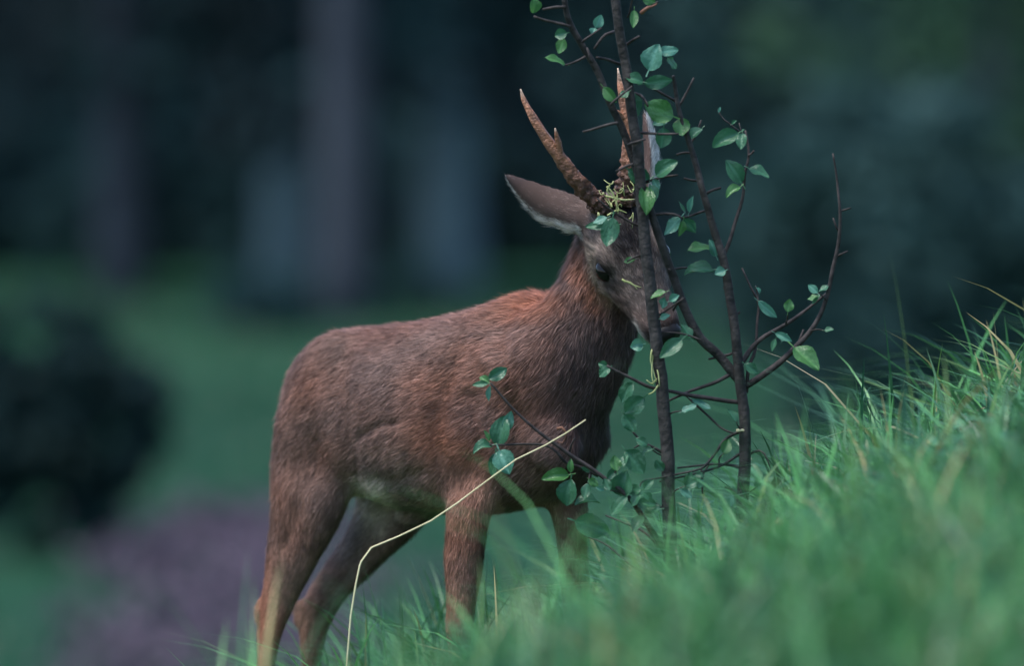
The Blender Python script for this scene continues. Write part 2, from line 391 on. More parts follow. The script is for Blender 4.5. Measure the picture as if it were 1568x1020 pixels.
# head
HF_ = norm(np.array([.385, -.38, -.84])); HL = np.array([.93, .25, .25]); HL = norm(HL-HF_*(HL@HF_)); HU = np.cross(HF_, HL)
H0 = P(940, 318, -.165)
def H(f, l, h): return H0+f*HF_+l*HL+h*HU
HD = dense([(-.030, -.036, .028, .028), (-.012, -.034, .044, .040), (.02, -.036, .051, .046), (.055, -.040, .054, .050), (.085, -.043, .0535, .050), (.112, -.046, .046, .046), (.138, -.046, .0385, .038),
            (.162, -.044, .0335, .033), (.185, -.042, .0315, .029), (.203, -.040, .028, .025), (.217, -.039, .019, .018)], 34)
parts.append(loft([(H(f, 0, c), HL*a, HU*b, .9, 0) for f, c, a, b in HD], 32))
for sg in (-1, 1):
    parts.append(ellipsoid(H(.050, sg*.033, -.078), (norm(HF_+.25*HU)*.062, HL*.023, HU*.032)))     # cheek and jaw
    parts.append(ellipsoid(H(.104, sg*.039, -.046), (norm(HF_+.12*HU)*.036, HL*.010, HU*.010)))     # facial crest
    parts.append(ellipsoid(H(.208, sg*.013, -.040), (HF_*.013, HL*.010, HU*.010)))                  # nostril wing
    parts.append(ellipsoid(H(.074, sg*.043, -.012), (norm(HF_)*.024, HL*.012, HU*.011)))            # brow
    parts.append(ellipsoid(H(.004, sg*.020, -.004), (norm(HU-.6*HF_)*.020, HL*.015, HF_*.015)))     # pedicle
parts.append(ellipsoid(H(.165, 0, -.066), (HF_*.045, HL*.018, HU*.012)))                            # chin
# ears (closed shells, the back of the ear towards the camera, cupped away from it)
def ear(rows, wdir, ndir, cup):
    d = dense([(*P(a, b, c), e, f) for a, b, c, e, f in rows], 26)
    T = norm(np.gradient(d[:, :3], axis=0)); rg = []
    for r_, t_ in zip(d, T):
        w = norm(wdir-t_*(wdir@t_)); n_ = np.cross(t_, w); n_ = n_ if n_@ndir > 0 else -n_
        rg.append((r_[:3], w*r_[3], n_*r_[4], 1, cup*r_[3]/.028))
    parts.append(loft(rg, 24))
ear([(915, 340, -.15, .022, .020), (893, 334, -.145, .027, .014), (866, 323, -.135, .029, .0085), (838, 313, -.125, .0285, .007), (812, 297, -.115, .022, .0065), (790, 280, -.108, .012, .006), (774, 267, -.104, .004, .004)],
    np.array([-.45, .15, -.9]), np.array([0, -1, .2]), .012)
ear([(975, 335, -.12, .020, .018), (984, 305, -.105, .026, .012), (992, 270, -.09, .028, .008), (993, 235, -.08, .026, .007), (990, 200, -.072, .017, .0065), (986, 172, -.068, .004, .004)],
    np.array([-.25, -1, 0]), np.array([-1, .1, 0]), .010)
parts.append(ellipsoid(P(402, 938, .232), (up*.024, u*.014, v*.012))); parts.append(ellipsoid(P(463, 940, .318), (up*.024, u*.014, v*.012)))      # points of the hocks
# short tail stump and sheath
parts.append(ellipsoid(B(-.462, 0, -.10), (up*.035, v*.022, u*.016)))
parts.append(ellipsoid(B(-.245, 0, -.285), (u*.05, v*.016, up*.016)))
V, F = join(parts)
raw = mesh_np('raw', V, F); tmp = link('raw', raw)
md = tmp.modifiers.new('remesh', 'REMESH'); md.mode = 'VOXEL'; md.voxel_size = .0042
sm = tmp.modifiers.new('smooth', 'SMOOTH'); sm.factor = .5; sm.iterations = 9
dg = bpy.context.evaluated_depsgraph_get()
body = bpy.data.meshes.new_from_object(tmp.evaluated_get(dg)); body.name = 'body'
bpy.data.objects.remove(tmp); bpy.data.meshes.remove(raw)
body.polygons.foreach_set('use_smooth', np.ones(len(body.polygons), dtype=bool))
nv = len(body.vertices); BV = np.empty(nv*3, np.float32); body.vertices.foreach_get('co', BV); BV = BV.reshape(-1, 3).astype(float)
# extra smoothing where the limbs and the neck grow out of the trunk
ed = np.empty(len(body.edges)*2, np.int32); body.edges.foreach_get('vertices', ed); ed = ed.reshape(-1, 2)
deg = np.bincount(ed.ravel(), minlength=nv).astype(float)[:, None]
sw_ = np.zeros(nv)
for c_, r_ in ((P(735, 720, -.02), .13), (P(868, 730, .03), .12), (P(490, 700, .21), .16), (P(610, 760, .28), .13), (P(880, 560, -.07), .14), (P(830, 470, 0), .10), (B(-.2, 0, -.13), .2)):
    sw_ = np.maximum(sw_, 1-sstep(.75, 1.2, np.linalg.norm(BV-c_, axis=1)/r_))
sw_ = sw_[:, None]*.6
for it in range(60):
    acc = np.stack([np.bincount(ed[:, 0], BV[ed[:, 1], k_], nv)+np.bincount(ed[:, 1], BV[ed[:, 0], k_], nv) for k_ in range(3)], 1)/deg
    BV = BV+sw_*(acc-BV)
body.vertices.foreach_set('co', BV.astype(np.float32).ravel()); body.update()
# shallow relief on both flanks: hollow behind the shoulder, hollow before the haunch, flank fold, muscle edges (in body axes s, z)
vn = np.empty(nv*3, np.float32); body.vertex_normals.foreach_get('vector', vn); vn = vn.reshape(-1, 3).astype(float)
sz = np.stack([(BV-O)@u, BV[:, 2]], 1); lat = np.abs(vn@v)*(np.abs((BV-O)@v) > .03)
for pts_, dep, wid in (([(-.055, -.02), (-.075, -.09), (-.085, -.17), (-.07, -.235)], .010, .020), ([(-.30, -.045), (-.285, -.12), (-.275, -.19), (-.29, -.245)], .011, .024), ([(-.16, -.135), (-.20, -.142), (-.245, -.16)], .005, .007),
                       ([(.03, .0), (.055, -.06), (.06, -.12)], .007, .016), ([(-.35, -.17), (-.37, -.25), (-.41, -.33)], .005, .014), ([(-.12, -.21), (-.18, -.225), (-.24, -.225)], .005, .010), ([(-.02, -.10), (-.01, -.16), (-.03, -.21)], .005, .014)):
    q_ = catmull(np.array(pts_), 24); dd = np.linalg.norm(sz[:, None]-q_[None], axis=2).min(1)
    BV = BV-vn*(lat*dep*np.exp(-(dd/wid)**2))[:, None]
BV = BV+vn*(N2(BV, 9)*.0022*sw_[:, 0])[:, None]
body.vertices.foreach_set('co', BV.astype(np.float32).ravel()); body.update()

# bones drive coat direction, length and colour: a, b, reach, hair length, stand-off, colour
GREY = np.array([.172, .110, .092]); RUST = np.array([.335, .125, .068]); BROWN = np.array([.118, .076, .068]); DARK = np.array([.035, .026, .026])
LEG = np.array([.225, .135, .098]); FACE = np.array([.130, .104, .092]); EARC = np.array([.110, .074, .064])
bones = []
def bone(a, b, reach, ln, lift, col, hdir=None, w=.001):
    a = np.asarray(a); b = np.asarray(b); bones.append((a, b, reach, ln, lift, col, norm(b-a) if hdir is None else norm(np.asarray(hdir)), w))
bone(B(.02, 0, -.08), B(-.22, 0, -.11), .125, .020, .22, GREY, -u-.40*up, .00072)
bone(B(-.22, 0, -.11), B(-.45, 0, -.12), .11, .020, .22, GREY*.97, -.8*u-.75*up, .00072)
bone(P(932, 400, -.085), P(903, 500, -.075), .060, .022, .30, BROWN, None, .00085)
bone(P(903, 500, -.075), P(855, 600, -.06), .09, .024, .30, BROWN, (-.45, .1, -.9), .0009)
for L, c in ((HN, LEG), (HF, LEG*.95), (FN, LEG), (FF, LEG*.7)):
    n = len(L); pts = [P(*r_[:3]) for r_ in L]
    bone(pts[2], pts[4], .042, .016, .2, c*.45+.55*GREY, None, .0007); bone(pts[4], pts[7], .025, .013, .18, c, None, .0006); bone(pts[7], pts[-1], .017, .009, .18, c*.85, None, .0005)
bone(H(.20, 0, -.04), H(.10, 0, -.04), .03, .0085, .25, FACE, None, .0007)
bone(H(.10, 0, -.04), H(-.01, 0, -.03), .045, .0105, .28, FACE, None, .0007)
bone(H(.08, 0, -.08), H(.02, 0, -.09), .03, .012, .28, FACE, None, .0007)
bone(P(900, 337, -.146), P(845, 316, -.128), .028, .010, .16, EARC, None, .0005); bone(P(845, 316, -.128), P(774, 267, -.104), .018, .008, .14, EARC*.8, None, .0005)
bone(P(982, 310, -.107), P(993, 250, -.085), .026, .010, .16, EARC, None, .0005); bone(P(993, 250, -.085), P(986, 172, -.068), .018, .009, .14, EARC*.8, None, .0005)
def coat(X):
    """direction, length, lift, width, colour at points X"""
    n = len(X); wsum = np.zeros(n); d_ = np.zeros((n, 3)); ln = np.zeros(n); lf = np.zeros(n); c_ = np.zeros((n, 3)); wd = np.zeros(n)
    for a, b, reach, l, lift, col, hd, w in bones:
        ab = b-a; t = np.clip((X-a)@ab/(ab@ab), 0, 1); q = a+t[:, None]*ab
        k = 1/(np.linalg.norm(X-q, axis=1)/reach+.05)**5
        wsum += k; d_ += k[:, None]*hd; ln += k*l; lf += k*lift; c_ += k[:, None]*col; wd += k*w
    d_ /= wsum[:, None]; ln /= wsum; lf /= wsum; c_ /= wsum[:, None]; wd /= wsum
    return norm(d_), ln, lf, wd, c_
def spot(X, c, r, soft=.5):
    r = np.asarray(r, float); q = np.linalg.norm((X-np.asarray(c))/r, axis=1); return 1-sstep(1-soft, 1+soft, q)
def coat_colour(X, c):
    def mixin(c, w, col): return c*(1-w[:, None])+np.asarray(col)*w[:, None]
    px = X[:, 0]*1000+784; py = 510-X[:, 2]*1000
    pat = .5+.5*N3(X*np.array([1, 1, 2.2]), 7)
    c = mixin(c, np.clip(spot(X, P(828, 458, .0), (.060, .14, .034), .6)*1.0, 0, 1)*.85, RUST*1.05)
    c = mixin(c, spot(X, P(775, 515, -.05), (.085, .12, .055), .7)*(.25+.6*pat)*.75, RUST)
    c = mixin(c, np.clip(.22+.35*N2(X*np.array([1, 1, 1.7]), 5.5), 0, .55)*(py > 440), RUST*.62)
    c = mixin(c, spot(X, P(700, 700, -.03), (.055, .14, .11), .6)*.62, RUST)
    c = mixin(c, spot(X, P(665, 630, .02), (.05, .14, .05), .8)*.42, RUST)
    c = mixin(c, spot(X, P(700, 850, -.03), (.06, .1, .14), .6)*.30, RUST)
    c = mixin(c, spot(X, P(470, 560, .2), (.05, .2, .06), .8)*.35, RUST*.8)
    c = mixin(c, spot(X, P(398, 960, .22), (.028, .1, .12), .5)*.5, RUST*1.2)
    c = mixin(c, spot(X, P(650, 745, .05), (.12, .18, .05), .7)*.4, (.20, .155, .125))     # paler flank low down
    c = mixin(c, spot(X, P(572, 775, .16), (.034, .18, .045), .6)*.95, (.66, .54, .43))    # pale groin
    c = mixin(c, spot(X, P(535, 825, .25), (.028, .08, .04), .6)*.5, (.30, .24, .21))
    c = mixin(c, spot(X, P(935, 640, -.1), (.085, .16, .11), .7)*.65, DARK*1.6)            # dark breast, with shade from the overhead light put into its colour
    c = mixin(c, spot(X, P(905, 560, -.12), (.05, .16, .10), .8)*.45*(.4+pat), DARK*2)
    c = mixin(c, np.clip(N4(X*np.array([1, 1, 1.6]), 4.5)*.5, 0, .5)*((py > 430)*1.), DARK*2.2)
    # head pattern, in the head's own axes
    q = X-H0; f = q@HF_; l = q@HL; h = q@HU
    inh = (np.linalg.norm(X-H(.09, 0, -.04), axis=1) < .15)*1.
    c = mixin(c, inh*(1-sstep(.024, .040, np.abs(l)))*sstep(-.03, .02, f)*(1-sstep(.08, .125, f))*sstep(-.035, -.015, h)*.98, DARK*.35)    # dark forehead
    c = mixin(c, inh*(1-sstep(.012, .03, np.abs(l)))*sstep(.08, .12, f)*(1-sstep(.17, .2, f))*sstep(-.05, -.02, h)*.6, (.07, .055, .052))
    for sg in (-1, 1):
        for ff, rr_ in ((.025, .030), (.060, .030), (.095, .022)): c = mixin(c, spot(X, H(ff, sg*.050, -.088), (rr_*.85,)*3, .5)*.5, RUST*.95)
    c = c+0                                    # rusty cheek band
    c = mixin(c, inh*sstep(.160, .185, f)*sstep(-.03, -.045, h)*.8, (.33, .29, .25))                                                     # pale lip and chin
    c = mixin(c, inh*sstep(.185, .205, f)*sstep(-.055, -.035, h)*.95, DARK*.5)
    for sg in (-1, 1):
        e = H(.083, sg*.0482, -.026)
        c = mixin(c, spot(X, H(.066, sg*.046, -.036), (.030,)*3, .5)*.75, (.36, .27, .20)); c = mixin(c, spot(X, H(.108, sg*.036, -.064), (.026,)*3, .6)*.55, (.33, .27, .22)); c = mixin(c, spot(X, H(.192, sg*.022, -.052), (.014,)*3, .5)*.85, (.60, .55, .50)); c = mixin(c, spot(X, e, (.0225,)*3, .28)*.97, DARK*.3)
        c = mixin(c, spot(X, H(.110, sg*.038, -.034), (.012, .012, .014), .6)*.85, DARK*.6)
    # ears: dark tip, pale fringe round the rim
    c = mixin(c, spot(X, P(778, 270, -.105), (.030, .03, .018), .7)*.8, DARK*1.5)
    return c
du, ln_, lf_, wd_, col0 = coat(BV)
colb = coat_colour(BV, col0)
color_attr(body, colb*.72)
deer = empty('roe_deer', (float(B(-.15, 0, 0)[0]), float(B(-.15, 0, 0)[1]), gz(-.1, .1)))
tag(deer, 'brown roe buck with forked antlers rubbing its face against a thin sapling', 'deer')
bpy.context.view_layer.update()
def under(o):                                    # child meshes are built in world coordinates
    o.parent = deer; o.matrix_parent_inverse = Matrix.Translation(-Vector(deer.location)); return o
bo = under(link('body', body, M['coat']))

# fur: short tapered hairs lying along the coat
body.calc_loop_triangles()
tri = np.empty(len(body.loop_triangles)*3, np.int32); body.loop_triangles.foreach_get('vertices', tri); tri = tri.reshape(-1, 3)
vn = np.empty(nv*3, np.float32); body.vertex_normals.foreach_get('vector', vn); vn = vn.reshape(-1, 3).astype(float)
A_, B_, C_ = BV[tri[:, 0]], BV[tri[:, 1]], BV[tri[:, 2]]
fn = np.cross(B_-A_, C_-A_); area = np.linalg.norm(fn, axis=1)/2; fnn = norm(fn)
cen = (A_+B_+C_)/3
hd = np.linalg.norm(cen-H(.09, 0, -.04), axis=1); head_w = 1+1.6*(1-sstep(.11, .19, hd))+1.0*(cen[:, 2] < -.30)
see = np.where(fnn[:, 1] < .15, 1., .28)
pr = area*head_w*see; pr /= pr.sum()
NH = 400000
for sg in (-1, 1):                                # no hair on the eyeballs
    pr[np.linalg.norm(cen-H(.083, sg*.0462, -.027), axis=1) < .0205] = 0
pr /= pr.sum()
ti = rng.choice(len(tri), NH, p=pr); r1 = np.sqrt(rng.uniform(0, 1, NH)); r2 = rng.uniform(0, 1, NH)
bw = np.stack([1-r1, r1*(1-r2), r1*r2], 1)
X = (BV[tri[ti]]*bw[..., None]).sum(1); Nn = norm((vn[tri[ti]]*bw[..., None]).sum(1))
head_m = 1-sstep(.11, .17, np.linalg.norm(X-H(.09, 0, -.04), axis=1))[:, None]
dv, ln, lf, wd, cc = coat(X); cc = coat_colour(X, cc)
# swirl the lie of the coat a little, clump by clump
sw = np.stack([N1(X, 16), N2(X, 16), N3(X, 16)], 1)*.22+np.stack([N2(X, 55), N3(X, 55), N4(X, 55)], 1)*.20
dv = dv+sw; dv = norm(dv-Nn*(dv*Nn).sum(1, keepdims=True))
dv = norm(dv+rng.normal(size=(NH, 3))*.13)
clump = N4(X, 70)
lift = (lf*(1+.55*clump)+rng.normal(size=NH)*.06)[:, None]
L = (ln*rng.uniform(.65, 1.2, NH)*(1+.15*clump))[:, None]
# rim fringe of the ears is longer and whitish
earm = np.zeros(NH)
for pth in ([(893, 334, -.145), (838, 313, -.125), (774, 267, -.104)], [(984, 305, -.105), (993, 235, -.08), (986, 172, -.068)]):
    pts = catmull([P(*q) for q in pth], 30)
    dist = np.linalg.norm(X[:, None]-pts[None], axis=2).min(1); earm = np.maximum(earm, (dist < .036)*1.)
rimR = earm*(X[:, 0] < .12)*sstep(.45, .75, -(Nn[:, 2]*.85+Nn[:, 0]*.45)-.1)
rimL = earm*(X[:, 0] > .19)*(X[:, 2] > .21)*sstep(.35, .85, Nn[:, 0])
rim = np.clip(rimR+rimL, 0, 1)[:, None]
cc = cc*(1-rim)+np.array([.62, .60, .57])*rim
L = L*(1+.7*rim); lift = lift+rim*.35
d1 = norm(dv+Nn*lift); d2 = norm(dv+Nn*(lift*.15-.03))
sidev = norm(np.cross(Nn, dv)+rng.normal(size=(NH, 3))*.25); wd = wd[:, None]*rng.uniform(.7, 1.25, (NH, 1))
p0 = X-Nn*.0015; p1 = p0+d1*L*.5; p2 = p1+d2*L*.5
FV = np.stack([p0+sidev*wd*.5, p0-sidev*wd*.5, p1-sidev*wd*.42, p1+sidev*wd*.42, p2], 1).reshape(-1, 3)
k = (np.arange(NH)*5)[:, None]
fur = mesh_np('fur', FV, [k+np.array([[0, 1, 2, 3]]), k+np.array([[3, 2, 4]])])
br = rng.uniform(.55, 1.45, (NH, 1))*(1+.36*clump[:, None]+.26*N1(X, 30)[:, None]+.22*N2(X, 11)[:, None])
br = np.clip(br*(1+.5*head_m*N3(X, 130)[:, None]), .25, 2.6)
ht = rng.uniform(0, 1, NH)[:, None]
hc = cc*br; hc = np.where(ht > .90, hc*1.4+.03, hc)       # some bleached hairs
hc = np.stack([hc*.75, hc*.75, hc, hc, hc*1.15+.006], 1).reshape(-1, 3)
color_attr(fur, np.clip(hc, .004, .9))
nn = norm(Nn+rng.normal(size=(NH, 3))*.22+clump[:, None]*dv*.18)
nn = np.repeat(nn, 5, 0).astype(np.float32)
fur.normals_split_custom_set_from_vertices(nn)
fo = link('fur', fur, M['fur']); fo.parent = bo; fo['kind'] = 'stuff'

# eyes, nose, hooves
for sg in (-1, 1):
    parts_e = [ellipsoid(H(.083, sg*.0462, -.027), (HF_*.0175, HL*.0145, HU*.0145), 16)]
    V, F = join(parts_e); under(link('eye', mesh_np('eye', V, F), M['eye']))
nr = []
for f, w, h in ((.194, .014, .011), (.202, .0235, .0175), (.2105, .0250, .0180), (.2175, .022, .0155), (.2225, .013, .010)):
    nr.append((H(f, 0, -.034), HL*w, HU*h, .8, 0))
npart = [loft(nr, 24)]
V, F = npart[0]
q = V-H0; lq = np.abs(q@HL); hq = q@HU; fq = q@HF_
dent = np.exp(-(((lq-.014)/.005)**2+((hq+.030)/.0055)**2))*(fq > .204)
V = V-dent[:, None]*HF_*.004
under(link('nose', mesh_np('nose', V, F), M['nose']))
for L in (HN, HF, FN, FF):
    a, b, c, e, f = L[-1]; base = P(a, b, c)
    pr_ = []
    for sg in (-1, 1):
        cc_ = base+v*sg*.009
        pr_.append(loft([(cc_+up*.012, u*.013, v*.008, .9, 0), (cc_-up*.012+u*.006, u*.018, v*.009, .9, 0), (cc_-up*.030+u*.012, u*.023, v*.010, .85, 0), (cc_-up*.034+u*.013, u*.022, v*.009, .85, 0)], 16))
    V, F = join(pr_); under(link('hoof', mesh_np('hoof', V, F), M['hoof']))

# antlers: burr, pearled beam, tines
def antler(beam, tines, seed):
    r = np.random.default_rng(seed); ps = []; cs = []
    def one(rows, n, base):
        ph = r.uniform(0, 6.28, 8)
        def bump(t, a):
            b = 1+.10*np.sin(a*4+ph[0]+t*5)+.07*np.sin(a*7+ph[1]-t*11)+.05*np.sin(a*2+t*37)
            return b+(1-sstep(.15, .55, t+0*a))*base*(.26*np.sin(t*95+3*np.sin(a*3+ph[2]))*np.sin(a*5+ph[3]+t*30)+.13*np.sin(a*9+t*60))
        d = [P(*q[:3]) for q in rows]; V, F = tube(d, [q[3] for q in rows], 18, bump=bump, sub=n)
        t = np.concatenate([np.repeat(np.linspace(0, 1, n), 18), [0, 1]])[:, None]
        lowc, midc, tip = np.array([.085, .042, .030]), np.array([.25, .115, .065]), np.array([.55, .43, .33])
        if not base: t = .45+t*.55
        c = lowc*(1-sstep(.1, .55, t))+midc*sstep(.1, .55, t); c = c*(1-sstep(.86, 1, t))+tip*sstep(.86, 1, t)
        c = c*(1+.65*np.clip(N2(V, 45), -1, 1)[:, None]); pale = sstep(.35, .8, N3(V, 24))[:, None]*sstep(.3, .6, t)*.35
        c = c*(1-pale)+np.array([.42, .30, .24])*pale
        ps.append((V, F)); cs.append(np.clip(c, .01, .9))
    one(beam, 90, 1.)
    for t in tines: one(t, 24, 0.)
    # burr: a ring of pearls at the foot of the beam
    a0, a1 = P(*beam[0][:3]), P(*beam[1][:3]); ax = norm(a1-a0); s1 = norm(np.cross(ax, [0.2, 1, .1])); s2 = np.cross(ax, s1)
    for k in range(46):
        an = r.uniform(0, 6.28); h = abs(r.normal())*.016+.004; rad = beam[0][3]*1.02
        c = a0+ax*h+(s1*math.cos(an)+s2*math.sin(an))*rad; z = r.uniform(.0014, .0030)
        V, F = ellipsoid(c, (ax*z*1.2, s1*z, s2*z), 6); ps.append((V, F)); cs.append(np.full((len(V), 3), 1.)*np.array([.11, .062, .045])*r.uniform(.7, 1.6))
    V, F = join(ps); me = mesh_np('antler', V, F); color_attr(me, np.vstack(cs)); under(link('antler', me, M['antler']))
antler([(928, 322, -.172, .0155), (908, 303, -.182, .0130), (880, 273, -.195, .0118), (857, 241, -.204, .0100), (835, 210, -.208, .0080), (815, 178, -.206, .0058), (803, 154, -.200, .0036), (797, 136, -.196, .0010)],
       [[(858, 243, -.204, .0070), (855, 220, -.214, .0048), (852, 206, -.220, .0028), (850, 196, -.223, .0009)]], 71)
antler([(957, 314, -.165, .0165), (960, 285, -.172, .0150), (964, 250, -.180, .0125), (964, 212, -.184, .0098), (958, 172, -.184, .0078), (951, 138, -.180, .0055), (946, 104, -.174, .0010)],
       [[(961, 190, -.184, .0055), (950, 176, -.192, .0040), (944, 170, -.197, .0026), (937, 168, -.20, .0009)]], 72)

# ------------------------------------------------------------------ saplings
def leaf_mesh(seed, curl, fold, wav):
    r = np.random.default_rng(seed); nl, nw = 12, 3
    Vs = []
    for i in range(nl+1):
        t = i/nl; w = (math.sin(math.pi*t**.85)**.75)*.5 if 0 < t < 1 else 0.0
        if i % 2: w *= 1.06
        w = max(w, .008)
        for j in range(-nw, nw+1):
            q = j/nw; x = q*w
            z = fold*abs(q)*w*2+curl*(t-.5)**2*-1.+wav*math.sin(t*9+seed+q*2)*abs(q)**2*.08
            if abs(j) == 0: z -= .015
            Vs.append((x, t, z))
    m = 2*nw+1; F = []
    for i in range(nl):
        for j in range(m-1): F.append((i*m+j, i*m+j+1, (i+1)*m+j+1, (i+1)*m+j))
    b0 = len(Vs); Vs += [(-.035, -.22, .03), (.035, -.22, .03), (.03, .03, 0), (-.03, .03, 0)]; F.append((b0, b0+1, b0+2, b0+3))
    me = mesh_np('leaf', np.array(Vs), [np.array(F)])
    cl = np.array([[1.7, 1.5, 1.6] if j == 0 else ([1.0]*3 if (i+abs(j)) % 2 else [.91, .93, .91]) for i in range(nl+1) for j in range(-nw, nw+1)]+[[1.5, 1.2, 1.2]]*4); color_attr(me, cl)
    return me
LM = [[], [], []]
for k in range(5):
    for c in range(3):
        m = leaf_mesh(k, [.25, .5, -.2, .1, .7][k], [.18, .3, .1, .25, .4][k], [1, .6, 1.3, .8, 1][k]); m.materials.append(M['leaf%d' % c]); LM[c].append(m)
lr = random.Random(3)
def leaf(parent, bx, by, tx, ty, w, y, tone=0, tilt=None, yaw=None):
    """a leaf from its stalk end to its tip, w its breadth; yaw swings the tip in depth, tilt rolls the blade"""
    a = Vector(P(bx, by, y)); b = Vector(P(tx, ty, y)); yaw = lr.uniform(-.35, .35) if yaw is None else yaw
    L = (b-a).length; b.y += L*math.tan(yaw); L = (b-a).length
    Y = (b-a).normalized(); n = Vector((lr.uniform(-.3, .3), -1, lr.uniform(.2, .9))); tilt = lr.uniform(-.5, .5) if tilt is None else tilt
    X = Y.cross(n).normalized(); Z = X.cross(Y); q = Matrix.Rotation(tilt, 3, Y); X = q@X; Z = q@Z
    wd = w/1000*1.12
    m = Matrix((X*wd, Y*L, Z*wd)).transposed().to_4x4(); m.translation = a
    o = link('leaf', lr.choice(LM[tone]), None, parent)
    o.matrix_basis = Matrix.Translation(-Vector(parent.location))@m
    return o
def twig(parent, name, pts, r0, r1, y0, y1=None, matl='twig', sides=7, wob=1.0, ends=True):
    y1 = y0 if y1 is None else y1; n = len(pts)
    q = []
    for i, p in enumerate(pts):
        t = i/(n-1); q.append(P(p[0], p[1], y0+(y1-y0)*t+lr.uniform(-.004, .004)*(0 < i < n-1)))
    rad = np.linspace(r0, r1, n)/1000
    sub = max(6, int(sum(np.linalg.norm(q[i+1]-q[i]) for i in range(n-1))/.009))
    ph = lr.uniform(0, 6)
    def bump(t, a):
        L = sub*.009
        return 1+.07*np.sin(a*3+t*13+ph)+.16*wob*np.clip(np.sin(t*L*150+ph), .6, 1)*1.0-.10*wob+0*a
    pr = catmull(np.column_stack([np.array(q), rad]), sub); pa, rd = pr[:, :3], np.maximum(pr[:, 3], 3e-4)
    pa = pa+np.stack([N1(pa, 14), N2(pa, 14), N3(pa, 14)], 1)*.0016*wob*np.minimum(1, np.linspace(0, 6, sub))[:, None]
    V, F = tube(pa, rd, sides, bump=bump)
    V = V-np.array(parent.location)
    return link(name, mesh_np(name, V, F), M[matl], parent)

yA, yB = -.285, -.255
bA = P(1027, 985, yA); bB = P(1133, 930, yB)
SA = empty('sapling', (bA[0], bA[1], gz(bA[0], bA[1]))); SB = empty('sapling', (bB[0], bB[1], gz(bB[0], bB[1])))
gA = 510-gz(bA[0], bA[1])*1000+25; gB = 510-gz(bB[0], bB[1])*1000+25
tag(SA, 'dark straight sapling stem crossing the deer\'s face with frayed bark', 'sapling', 'young trees the deer rubs against')
tag(SB, 'forked dark sapling with a long bare side branch curving up over grass', 'sapling', 'young trees the deer rubs against')
twig(SA, 'stem', [(1028, gA), (1026, 880), (1025, 800), (1022, 680), (1015, 600), (1003, 510), (993, 420), (985, 340), (978, 260), (968, 170), (957, 90), (945, 20), (936, -60), (930, -130)], 11.0, 6.2, yA, yA-.03, 'bark', 12, .9)
twig(SB, 'stem', [(1132, gB), (1134, 870), (1136, 800), (1141, 700), (1140, 640), (1132, 580), (1127, 520), (1117, 450), (1105, 390), (1090, 340), (1075, 285), (1062, 240), (1050, 200), (1038, 165), (1033, 130), (1031, 116)], 10.5, 2.4, yB, yB-.03, 'bark', 12, .9)
twig(SB, 'branch', [(1131, 582), (1100, 545), (1070, 515), (1050, 475), (1030, 420), (1012, 370), (995, 320), (975, 265), (955, 205), (935, 160), (915, 110), (893, 70), (875, 40), (866, 10), (862, -50)], 7.5, 4.4, yB, yB-.075, 'bark', 10, .6)
